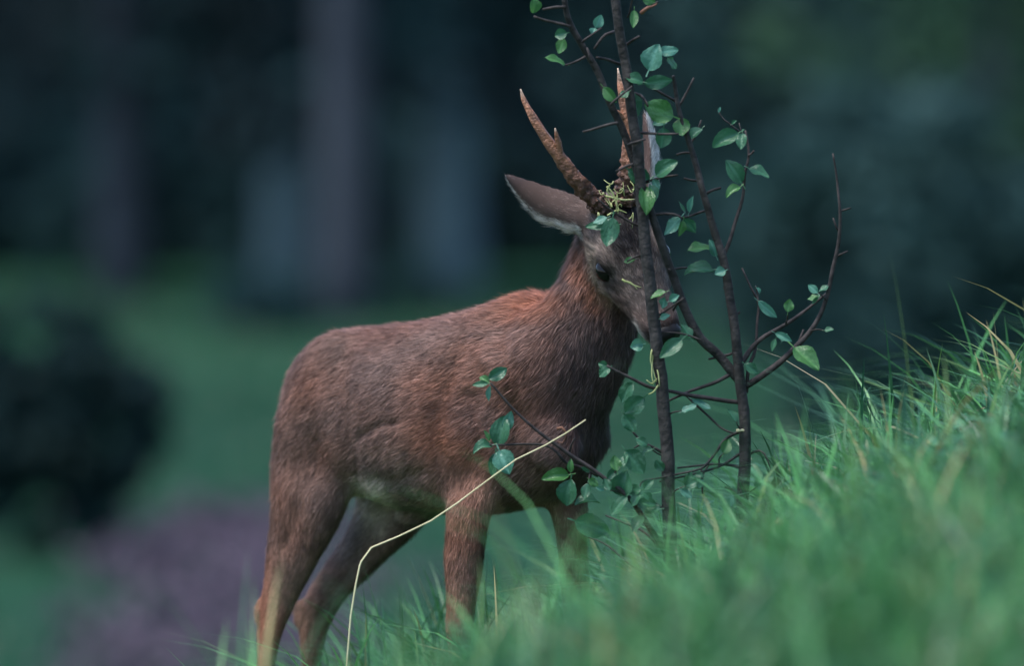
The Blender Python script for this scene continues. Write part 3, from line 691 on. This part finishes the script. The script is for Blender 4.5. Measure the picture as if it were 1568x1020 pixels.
# side branches of the forked sapling
for pts, r0, r1, dy in [
    ([(1138, 594), (1175, 570), (1215, 535), (1240, 508), (1262, 465), (1275, 415), (1285, 360), (1287, 320), (1282, 280), (1275, 235)], 5.2, 1.4, -.02),
    ([(1287, 322), (1294, 320), (1303, 317)], 1.8, 1.4, 0), ([(1283, 352), (1280, 343), (1277, 333)], 1.8, 1.4, 0), ([(1281, 392), (1288, 388), (1297, 384)], 1.8, 1.4, 0), ([(1222, 527), (1226, 516), (1230, 505)], 2.2, 1.6, 0),
    ([(1131, 563), (1157, 527), (1203, 496), (1235, 474), (1266, 449)], 4.2, 1.8, .02),
    ([(1131, 561), (1100, 585), (1060, 598), (1022, 616)], 3.6, 1.8, -.01),
    ([(1143, 602), (1146, 565), (1155, 540), (1160, 500), (1161, 465), (1148, 440), (1136, 411)], 3.0, 1.5, .03), ([(1161, 466), (1160, 452), (1157, 438)], 1.5, 1.0, 0),
    ([(1139, 617), (1090, 611), (1040, 602), (1000, 595), (960, 577), (930, 561)], 3.6, 1.9, -.05),
    ([(1048, 603), (1084, 637), (1104, 655), (1122, 664)], 1.9, 1.4, -.02),
    ([(1138, 659), (1110, 673), (1090, 700), (1074, 717), (1035, 727), (990, 736)], 2.6, 1.4, -.05),
    ([(1138, 717), (1110, 712), (1084, 712), (1037, 717)], 2.5, 1.4, -.02), ([(1137, 693), (1100, 715), (1053, 728), (1010, 738)], 2.3, 1.3, -.03),
    ([(1074, 719), (1073, 738), (1075, 757)], 1.7, 1.3, 0), ([(1146, 697), (1157, 692), (1167, 691), (1174, 703), (1180, 721)], 2.3, 1.2, -.01),
    ([(1110, 746), (1128, 759), (1130, 800), (1134, 850)], 2.0, 2.4, 0), ([(1112, 806), (1106, 822), (1100, 848)], 1.8, 1.2, -.02),
    ([(1038, 165), (1050, 142), (1062, 119)], 2.4, 1.6, 0), ([(1038, 156), (1015, 143), (992, 131)], 2.4, 1.5, -.02),
    ([(1060, 236), (1048, 235), (1035, 237)], 2.2, 1.8, 0), ([(1072, 277), (1060, 277), (1047, 274)], 2.2, 1.7, 0), ([(1079, 300), (1090, 293), (1104, 288)], 2.6, 1.9, 0), ([(1056, 222), (1066, 205), (1075, 183)], 2.2, 1.4, 0),
    ([(1107, 395), (1122, 356), (1138, 300), (1142, 265), (1147, 236), (1142, 199)], 3.2, 1.7, .01), ([(1135, 203), (1119, 190), (1108, 182), (1099, 168)], 1.2, .8, 0), ([(1141, 210), (1136, 200), (1133, 188)], 1.2, .8, 0),
    ([(1146, 238), (1151, 235), (1155, 231)], 1.8, 1.4, 0), ([(1122, 541), (1104, 546), (1084, 551)], 2.1, 1.7, 0), ([(1124, 487), (1130, 482), (1134, 478)], 2.3, 1.8, 0), ([(1118, 453), (1113, 447), (1108, 440)], 2, 1.6, 0),
    ([(866, 10), (849, 10), (831, 14)], 2.4, 1.9, -.075), ([(873, 40), (850, 33), (830, 29), (817, 25)], 2.4, 2.0, -.075), ([(892, 64), (904, 55), (921, 42)], 2.2, 1.5, -.075), ([(897, 86), (882, 93), (865, 99)], 2.2, 1.4, -.075),
    ([(946, 188), (920, 193), (893, 201)], 2.4, 1.8, -.07), ([(935, 161), (950, 148), (968, 131)], 2.2, 1.4, -.07), ([(961, 222), (974, 218), (988, 213)], 2.2, 1.8, -.06), ([(970, 251), (957, 256), (944, 262)], 2.2, 1.6, -.06),
    ([(905, 95), (902, 82), (900, 73)], 2.2, 1.7, -.075), ([(1053, 410), (1030, 412), (1024, 412)], 1.6, 2.0, -.03), ([(1031, 475), (1038, 466), (1047, 456)], 1.9, 1.3, -.03),
    ([(1083, 322), (1060, 329), (1043, 333)], 2.0, 1.6, -.02)]:
    yy = yB+dy if dy <= -.05 else yB
    if pts[0] == (1139, 617) or pts[0] == (1138, 659): yy = yB
    twig(SB, 'branch' if len(pts) > 3 else 'twig', pts, r0, r1, yy, yB+dy, 'twig', 7)
# side branches of the straight sapling
for pts, r0, r1, dy in [
    ([(1022, 850), (1000, 818), (979, 785), (960, 759), (930, 735), (875, 698), (828, 665), (786, 627), (751, 586)], 5.0, 1.6, -.03),
    ([(916, 729), (888, 716), (866, 709), (842, 686), (805, 681), (748, 681)], 2.8, 1.4, -.03), ([(872, 699), (874, 686), (881, 671)], 1.8, 1.2, -.02),
    ([(1020, 697), (1003, 686), (986, 679), (967, 659)], 2.7, 1.6, -.02), ([(987, 680), (980, 682), (971, 687)], 1.5, 1.1, -.01),
    ([(1024, 850), (1012, 841), (979, 811), (927, 790)], 2.2, 1.4, .05), ([(990, 880), (965, 865), (932, 837), (894, 820)], 1.8, 1.2, .06),
    ([(941, 48), (925, 55), (911, 75)], 2.6, 2.0, -.03), ([(951, 98), (930, 90), (914, 88)], 2.5, 2.0, -.03), ([(955, 70), (968, 62), (980, 56)], 2.3, 1.8, -.03),
    ([(965, 141), (980, 143), (988, 152), (992, 163)], 2.4, 1.6, -.03), ([(975, 203), (1010, 205), (1039, 204)], 2.3, 1.7, -.03), ([(982, 280), (1010, 271), (1038, 268)], 2.3, 1.6, -.02),
    ([(986, 333), (1012, 328), (1034, 328), (1044, 334)], 2.5, 1.6, -.02), ([(988, 349), (960, 337), (935, 320), (915, 303)], 2.1, 1.2, -.02), ([(990, 392), (975, 392), (960, 400)], 1.9, 1.4, -.01),
    ([(1000, 487), (1023, 473), (1048, 457)], 1.9, 1.3, -.02), ([(993, 507), (1032, 509), (1076, 522)], 1.8, 1.2, -.02), ([(961, 26), (966, 4), (972, -20)], 1.4, 1.2, -.03), ([(985, 17), (995, 10), (1007, 3)], 2.2, 1.5, -.03),
    ([(905, 420+0), (900, 350), (918, 358)], .1, .1, -.02)][:-1]:
    twig(SA, 'branch' if len(pts) > 3 else 'twig', pts, r0, r1, yA if dy < .04 else yA, yA+dy, 'twig', 7)
LEAVES_B = [(818, -3, 817, 20, 18, 1), (868, 50, 849, 54, 15, 0), (863, 58, 856, 82, 15, 1), (865, 98, 834, 87, 18, 1), (912, 42, 921, 22, 14, 2), (911, 42, 907, 53, 11, 2), (924, 133, 944, 157, 15, 1),
    (1022, 185, 999, 190, 15, 2), (1042, 181, 1045, 209, 23, 1), (1075, 196, 1056, 213, 16, 0), (1131, 203, 1090, 224, 23, 0), (1137, 203, 1134, 229, 15, 0), (1136, 281, 1112, 244, 23, 0), (1146, 257, 1178, 271, 20, 0), (1134, 285, 1111, 301, 15, 1),
    (1043, 332, 1018, 360, 18, 2), (1048, 334, 1066, 356, 17, 0), (1046, 337, 1040, 362, 13, 1), (1055, 325, 1061, 300, 9, 2), (1050, 327, 1039, 308, 6, 0), (1091, 380, 1052, 383, 25, 1), (1097, 393, 1087, 367, 15, 2), (1092, 413, 1047, 417, 23, 0), (1111, 414, 1094, 420, 14, 2),
    (1058, 519, 1043, 496, 15, 0), (1076, 522, 1042, 517, 8, 0), (1161, 461, 1190, 487, 13, 2), (1252, 454, 1236, 459, 11, 1), (1271, 436, 1253, 448, 11, 0), (1215, 531, 1254, 566, 28, 1), (1197, 524, 1206, 511, 8, 2), (1187, 510, 1213, 523, 10, 2), (1141, 558, 1162, 573, 14, 0), (1060, 612, 1088, 627, 13, 2), (1188, 519, 1182, 538, 8, 0),
    (968, 586, 951, 617, 20, 0), (986, 609, 956, 634, 25, 0), (934, 563, 917, 577, 15, 0), (930, 562, 916, 556, 11, 0), (1100, 172, 1103, 163, 4, 2), (1120, 190, 1128, 184, 5, 0), (1158, 440, 1164, 450, 6, 2), (1256, 450, 1243, 466, 8, 0)]
LEAVES_A = [(984, -4, 1004, 4, 13, 1), (971, 15, 969, 43, 12, 1), (993, 108, 1008, 67, 30, 2), (1008, 80, 1039, 76, 16, 2), (1022, 88, 1035, 105, 15, 0), (986, 128, 1030, 122, 19, 0), (985, 125, 957, 117, 17, 0), (968, 141, 976, 179, 19, 0), (963, 140, 948, 150, 12, 0),
    (1031, 178, 985, 160, 31, 1), (1016, 195, 1012, 227, 23, 0), (1003, 269, 1037, 246, 23, 0), (962, 259, 996, 278, 24, 0), (974, 263, 986, 248, 13, 2), (988, 284, 990, 329, 22, 1), (996, 282, 1003, 309, 15, 0), (1000, 274, 1009, 291, 11, 2),
    (941, 344, 896, 347, 15, 0), (938, 333, 928, 378, 25, 0), (930, 333, 908, 342, 12, 2), (1020, 447, 996, 457, 13, 1), (1018, 455, 1015, 473, 13, 2), (1025, 461, 1040, 452, 11, 2), (1045, 519, 1010, 548, 20, 0), (972, 397, 955, 401, 9, 1),
    (748, 581, 777, 564, 17, 0), (749, 586, 734, 577, 11, 1), (748, 588, 723, 590, 9, 0), (750, 591, 748, 615, 8, 2), (762, 684, 773, 636, 27, 0), (773, 662, 783, 629, 15, 2), (754, 682, 724, 691, 20, 0), (764, 689, 780, 726, 29, 2), (758, 694, 754, 731, 14, 0), (750, 676, 741, 659, 7, 1),
    (872, 727, 829, 733, 19, 1), (874, 735, 866, 776, 28, 0), (880, 771, 919, 768, 21, 0), (950, 761, 959, 721, 31, 0), (958, 690, 986, 726, 28, 0), (955, 634, 972, 662, 19, 0), (975, 768, 1001, 786, 22, 0), (880, 798, 932, 816, 32, 0), (1016, 721, 1003, 705, 14, 0), (1058, 724, 1050, 747, 14, 0), (874, 724, 874, 703, 9, 1),
    (985, 527, 965, 531, 17, 2), (1010, 488, 1026, 482, 9, 2), (960, 760, 935, 790, 16, 0), (985, 790, 968, 815, 16, 0), (905, 722, 890, 716, 7, 0), (930, 735, 945, 715, 12, 0), (1000, 735, 985, 750, 12, 0)]
er = random.Random(21)
def sprig(par, x, y, yy, ang, L, n):
    ex, ey = x+math.cos(ang)*L, y-math.sin(ang)*L; mx_, my_ = (x+ex)/2+er.uniform(-4, 4), (y+ey)/2+er.uniform(-4, 4)
    twig(par, 'twig', [(x, y), (mx_, my_), (ex, ey)], 1.5, .9, yy, yy-.02, 'twig', 6)
    for k in range(n):
        t = 1-k*.28; bx, by = x+(ex-x)*t, y+(ey-y)*t; a = ang+(0 if k == 0 else er.choice((-1, 1))*er.uniform(.6, 1.2)); l = er.uniform(14, 26)
        leaf(par, bx, by, bx+math.cos(a)*l, by-math.sin(a)*l, l*er.uniform(.5, .68), yy-.02, er.choice((0, 0, 1, 2)))
for x, y, a, L, n in ((1021, 700, 2.6, 34, 2), (1023, 760, .5, 30, 2), (1024, 790, 2.4, 36, 3), (990, 736, 4.2, 22, 2), (935, 738, 1.0, 26, 2), (955, 757, 2.9, 30, 2), (905, 717, 4.5, 24, 2), (1022, 640, .4, 24, 1)): sprig(SA, x, y, yA-.005, a, L, n)
for x, y, a, L, n in ((1139, 760, .6, 34, 2), (1136, 790, 2.5, 30, 2), (1141, 665, 2.2, 22, 1), (1240, 508, .1, 22, 1), (1264, 460, 2.4, 16, 1), (1100, 714, 1.2, 20, 1), (1203, 496, 1.4, 18, 1), (1085, 712, 4.3, 24, 2)): sprig(SB, x, y, yB-.005, a, L, n)
for a in LEAVES_B: leaf(SB, *a[:5], yB-.02+lr.uniform(-.02, .015)-(.05 if a[0] < 960 and a[1] < 300 else 0), a[5])
for a in LEAVES_A: leaf(SA, *a[:5], yA-.02+lr.uniform(-.015, .015), a[5])
# a brown curled leaf held on the low branch, and a reddish dead one at the top
twig(SA, 'dead_leaf', [(853, 657), (860, 655), (866, 661), (866, 671), (861, 679), (855, 677)], 2.6, .8, yA-.03, None, 'deadleaf', 6, 0)
twig(SA, 'dead_leaf', [(982, 20), (990, 12), (1000, 9), (1006, 5)], 3.4, .8, yA-.04, None, 'deadleaf', 6, 0)
# frayed bark hanging from the stem under the deer's chin, pale broken twig end
for pts in ([(1003, 515), (1000, 540), (998, 572), (1001, 590)], [(1001, 528), (996, 548), (1000, 566), (1005, 585)], [(1006, 580), (998, 588), (990, 582)], [(1008, 590), (1001, 600), (993, 604)], [(1004, 556), (1008, 572), (1010, 592)]):
    twig(SA, 'frayed_bark', pts, 1.8, .7, yA-.014, yA-.02, 'shred', 5, 0)
twig(SB, 'broken_end', [(1128, 660), (1136, 659), (1143, 661)], 2.6, 1.6, yB-.012, None, 'dry', 6, 0)
# shredded bark fibres caught round the antlers
sh = random.Random(9); ps = []
for k in range(13):
    x0, y0 = sh.gauss(948, 13), sh.gauss(308, 13); a = sh.uniform(0, 6.28); l = sh.uniform(8, 22)
    pts = [P(x0+math.cos(a+.5*j)*l*j/3*.9, y0+math.sin(a+.6*j*sh.choice((-1, 1)))*l*j/3, -.205-sh.uniform(0, .012)) for j in range(4)]
    ps.append(tube(pts, [.0011, .001, .0008, .0004], 5, sub=8))
for pts in ([(929, 285), (938, 296), (944, 312), (947, 330)], [(927, 300), (940, 303), (955, 306), (972, 305)], [(930, 330), (946, 322), (960, 326)], [(934, 283), (930, 292), (936, 300)]):
    ps.append(tube([P(a, b, -.21) for a, b in pts], [.0016]*(len(pts)-1)+[.0005], 5, sub=14))
Vv, Ff = join(ps)
c0 = P(948, 308, -.20); o = link('bark_shreds', mesh_np('bark_shreds', Vv-c0, Ff), M['shred']); o.location = c0
tag(o, 'tangle of pale green bark fibres caught between the deer\'s antlers', 'bark fibres')
ps = []
for k, pts in enumerate(([(952, 428), (965, 434), (974, 438), (982, 440)], [(955, 431), (966, 433), (976, 443)])):
    ps.append(tube([P(a, b, -.243) for a, b in pts], np.linspace(.0016, .0005, len(pts)), 5, sub=10))
Vv, Ff = join(ps); c0 = P(967, 435, -.243); o = link('bark_shreds', mesh_np('bark_shreds', Vv-c0, Ff), M['shred']); o.location = c0
tag(o, 'short pale bark fibre stuck to the bridge of the deer\'s nose', 'bark fibres')
# the long kinked straw
st = [(526, 1200), (529, 1100), (531, 1020), (537, 945), (545, 895), (551, 866), (553.5, 860), (568, 840), (570, 838.5), (610, 822), (660, 798), (700, 771), (745, 737), (790, 704), (835, 682), (866, 664), (897, 643)]
q = np.array([P(a, b, -.36+.03*i/16) for i, (a, b) in enumerate(st)]); q[0, 2] = gz(q[0, 0], q[0, 1])-.02
Vv, Ff = tube(q, np.interp(np.arange(17), [0, 8, 16], [.0014, .0012, .0009]), 6)
c0 = q[0].copy(); o = link('straw_stalk', mesh_np('straw_stalk', Vv-c0, Ff), M['dry']); o.location = c0
tag(o, 'long pale dry straw bent sharply and leaning before the deer\'s legs', 'straw')

# ------------------------------------------------------------------ grass
def blades(x, y, h, w, lean, ang, col, r, z0=None):
    n = len(x); z = ground_z(x, y)-.01 if z0 is None else z0
    base = np.stack([x, y, z], 1); dirh = np.stack([np.cos(ang), np.sin(ang), 0*ang], 1)
    sd = np.stack([-np.sin(ang), np.cos(ang), 0*ang], 1); tw = r.uniform(-1.2, 1.2, n)
    sd = norm(sd*np.cos(tw)[:, None]+dirh*np.sin(tw)[:, None])
    ts = [0, .35, .65, .85, 1.]; Vs = []
    for t in ts:
        p = base+dirh*(h*lean*t**1.8)[:, None]+np.array([0, 0, 1.])*(h*(t-.42*lean*t**2.4))[:, None]
        ww = w*(1-t**2.2)*.5 if t > 0 else w*.35
        if t < 1: Vs += [p+sd*ww[:, None], p-sd*ww[:, None]]
        else: Vs.append(p)
    V = np.stack(Vs, 1).reshape(-1, 3); k = (np.arange(n)*9)[:, None]
    F = [np.vstack([k+np.array([[a+1, a, a+2, a+3]]) for a in (0, 2, 4)]), k+np.array([[7, 6, 8]])]
    return V, F, np.repeat(col, 9, 0)
def grass_colour(n, r, X):
    k = np.clip(.45+.40*N2(X, 1.1)+.25*N3(X, 3.)+r.normal(size=n)*.30, 0, 1)[:, None]
    c = np.array([.015, .082, .038])*(1-k)+np.array([.145, .42, .125])*k
    j = r.uniform(0, 1, n)[:, None]; c = np.where(j > .955, np.array([.34, .29, .13]), c); c = np.where((j > .90) & (j < .955), np.array([.13, .23, .06]), c)
    return c*r.uniform(.8, 1.2, (n, 1))
def field(n, x0, x1, y0, y1, hm, seed, tuft=14, wm=1.):
    r = np.random.default_rng(seed); m = n//tuft
    cx, cy = r.uniform(x0, x1, m), r.uniform(y0, y1, m); ch = np.exp(r.normal(size=m)*.28); ca = r.uniform(0, 6.28, m); cl = r.uniform(.4, 1.5, m)
    i = r.integers(0, m, n); x = cx[i]+r.normal(size=n)*.03; y = cy[i]+r.normal(size=n)*.03
    h = hm*ch[i]*r.uniform(.5, 1.25, n); a = ca[i]+r.normal(size=n)*1.1; le = np.clip(cl[i]+r.normal(size=n)*.35, .1, 1.7)
    h = h*np.interp(x, [-1.2, -.35, .1, .5], [.7, .75, 1, 1.05])
    X = np.stack([x, y, 0*x], 1)
    return blades(x, y, h, r.uniform(.0030, .0085, n)*wm, le, a, grass_colour(n, r, X), r)
def emit(name, sets, label):
    V, F = join([(a, b) for a, b, c in sets]); me = mesh_np(name, V, F)
    cols = np.vstack([c for a, b, c in sets]); color_attr(me, cols)
    tag(link(name, me, M['grass']), label, 'grass', kind='stuff')
sets = [field(44000, -1.3, 1.6, -1.6, 1.0, .145, 81, 9, 1.45), field(36000, -1.2, 1.4, -5.5, -1.6, .17, 82), field(9000, -1.6, 2.2, 1.0, 2.4, .15, 83), field(12000, -3.5, -1.3, -5, 3, .15, 84), field(12000, 1.5, 3.5, -5, 3, .15, 85)]
emit('grass', sets, 'lush green grass covering the ridge round the deer and saplings')
def meadow_tufts(n, seed):
    r = np.random.default_rng(seed); m = n//12; d = np.sqrt(r.uniform(20**2, 50**2, m)); cx, cy = r.uniform(-.11, .11, m)*d, d-D
    i = r.integers(0, m, n); x, y = cx[i]+r.normal(size=n)*.09, cy[i]+r.normal(size=n)*.09; X = np.stack([x, y, 0*x], 1)
    k = np.clip(.5+.4*N1(X, .5)+r.normal(size=n)*.25, 0, 1)[:, None]; c = np.array([.006, .048, .024])*(1-k)+np.array([.026, .105, .042])*k
    return blades(x, y, r.uniform(.05, .16, n), r.uniform(.006, .012, n), r.uniform(.3, 1.3, n), r.uniform(0, 6.28, n), c, r)
emit('meadow_grass', [meadow_tufts(30000, 98)], 'short tufted grass spread over the blurred meadow behind the deer')
# small broad-leaved weeds low in the turf
def weeds(n, seed):
    r = np.random.default_rng(seed); m = 260; cx, cy = r.uniform(-.3, 1.1, m), r.uniform(-1.3, .6, m); i = r.integers(0, m, n)
    x, y = cx[i]+r.normal(size=n)*.035, cy[i]+r.normal(size=n)*.035; z = ground_z(x, y)+r.uniform(.02, .11, n)
    q = np.stack([x, y, z], 1); nr_ = norm(np.stack([r.normal(size=n)*.5, r.normal(size=n)*.5-.3, np.ones(n)], 1)); a = norm(np.cross(nr_, r.normal(size=(n, 3)))); b = np.cross(nr_, a)
    L, Wd = r.uniform(.008, .018, (n, 1)), r.uniform(.005, .009, (n, 1))
    V = np.stack([q-a*L, q-a*L*.3+b*Wd, q+a*L*.5+b*Wd*.8, q+a*L, q+a*L*.5-b*Wd*.8, q-a*L*.3-b*Wd], 1).reshape(-1, 3)
    c = np.array([.05, .17, .08])*r.uniform(.6, 1.8, (n, 1)); c = np.where(r.uniform(0, 1, (n, 1)) > .9, np.array([.16, .11, .06]), c)
    me = mesh_np('weeds', V, [np.arange(len(V)).reshape(-1, 6)]); color_attr(me, np.repeat(c, 6, 0))
    tag(link('weeds', me, M['grass']), 'small round-leaved weeds growing low among the grass round the saplings', 'weeds', kind='stuff')
weeds(4200, 88)
# taller single blades on the ridge to the right and between the deer's legs
r = np.random.default_rng(91)
def tall_set(n, x0, x1, y0, y1, hm, seed, wmul=1.3):
    r = np.random.default_rng(seed); x, y = r.uniform(x0, x1, n), r.uniform(y0, y1, n); X = np.stack([x, y, 0*x], 1)
    return blades(x, y, hm*r.uniform(.7, 1.3, n), r.uniform(.003, .006, n)*wmul, np.clip(r.normal(size=n)*.4+.8, .2, 1.5), r.uniform(0, 6.28, n), grass_colour(n, r, X), r)
sets = [tall_set(260, .35, 1.1, -.7, .5, .20, 97, 1.6), tall_set(420, -.30, -.03, .08, .7, .30, 93, 1.5), tall_set(330, -.04, .22, .12, .7, .27, 102, 1.5), tall_set(260, -.3, 1.0, -3.6, -1.2, .26, 94), tall_set(60, .55, .95, -.3, .4, .27, 101, 1.6), tall_set(50, -.7, -.3, -.6, .2, .24, 96)]
emit('tall_grass', sets, 'taller arching grass blades standing up along the crest of the ridge')
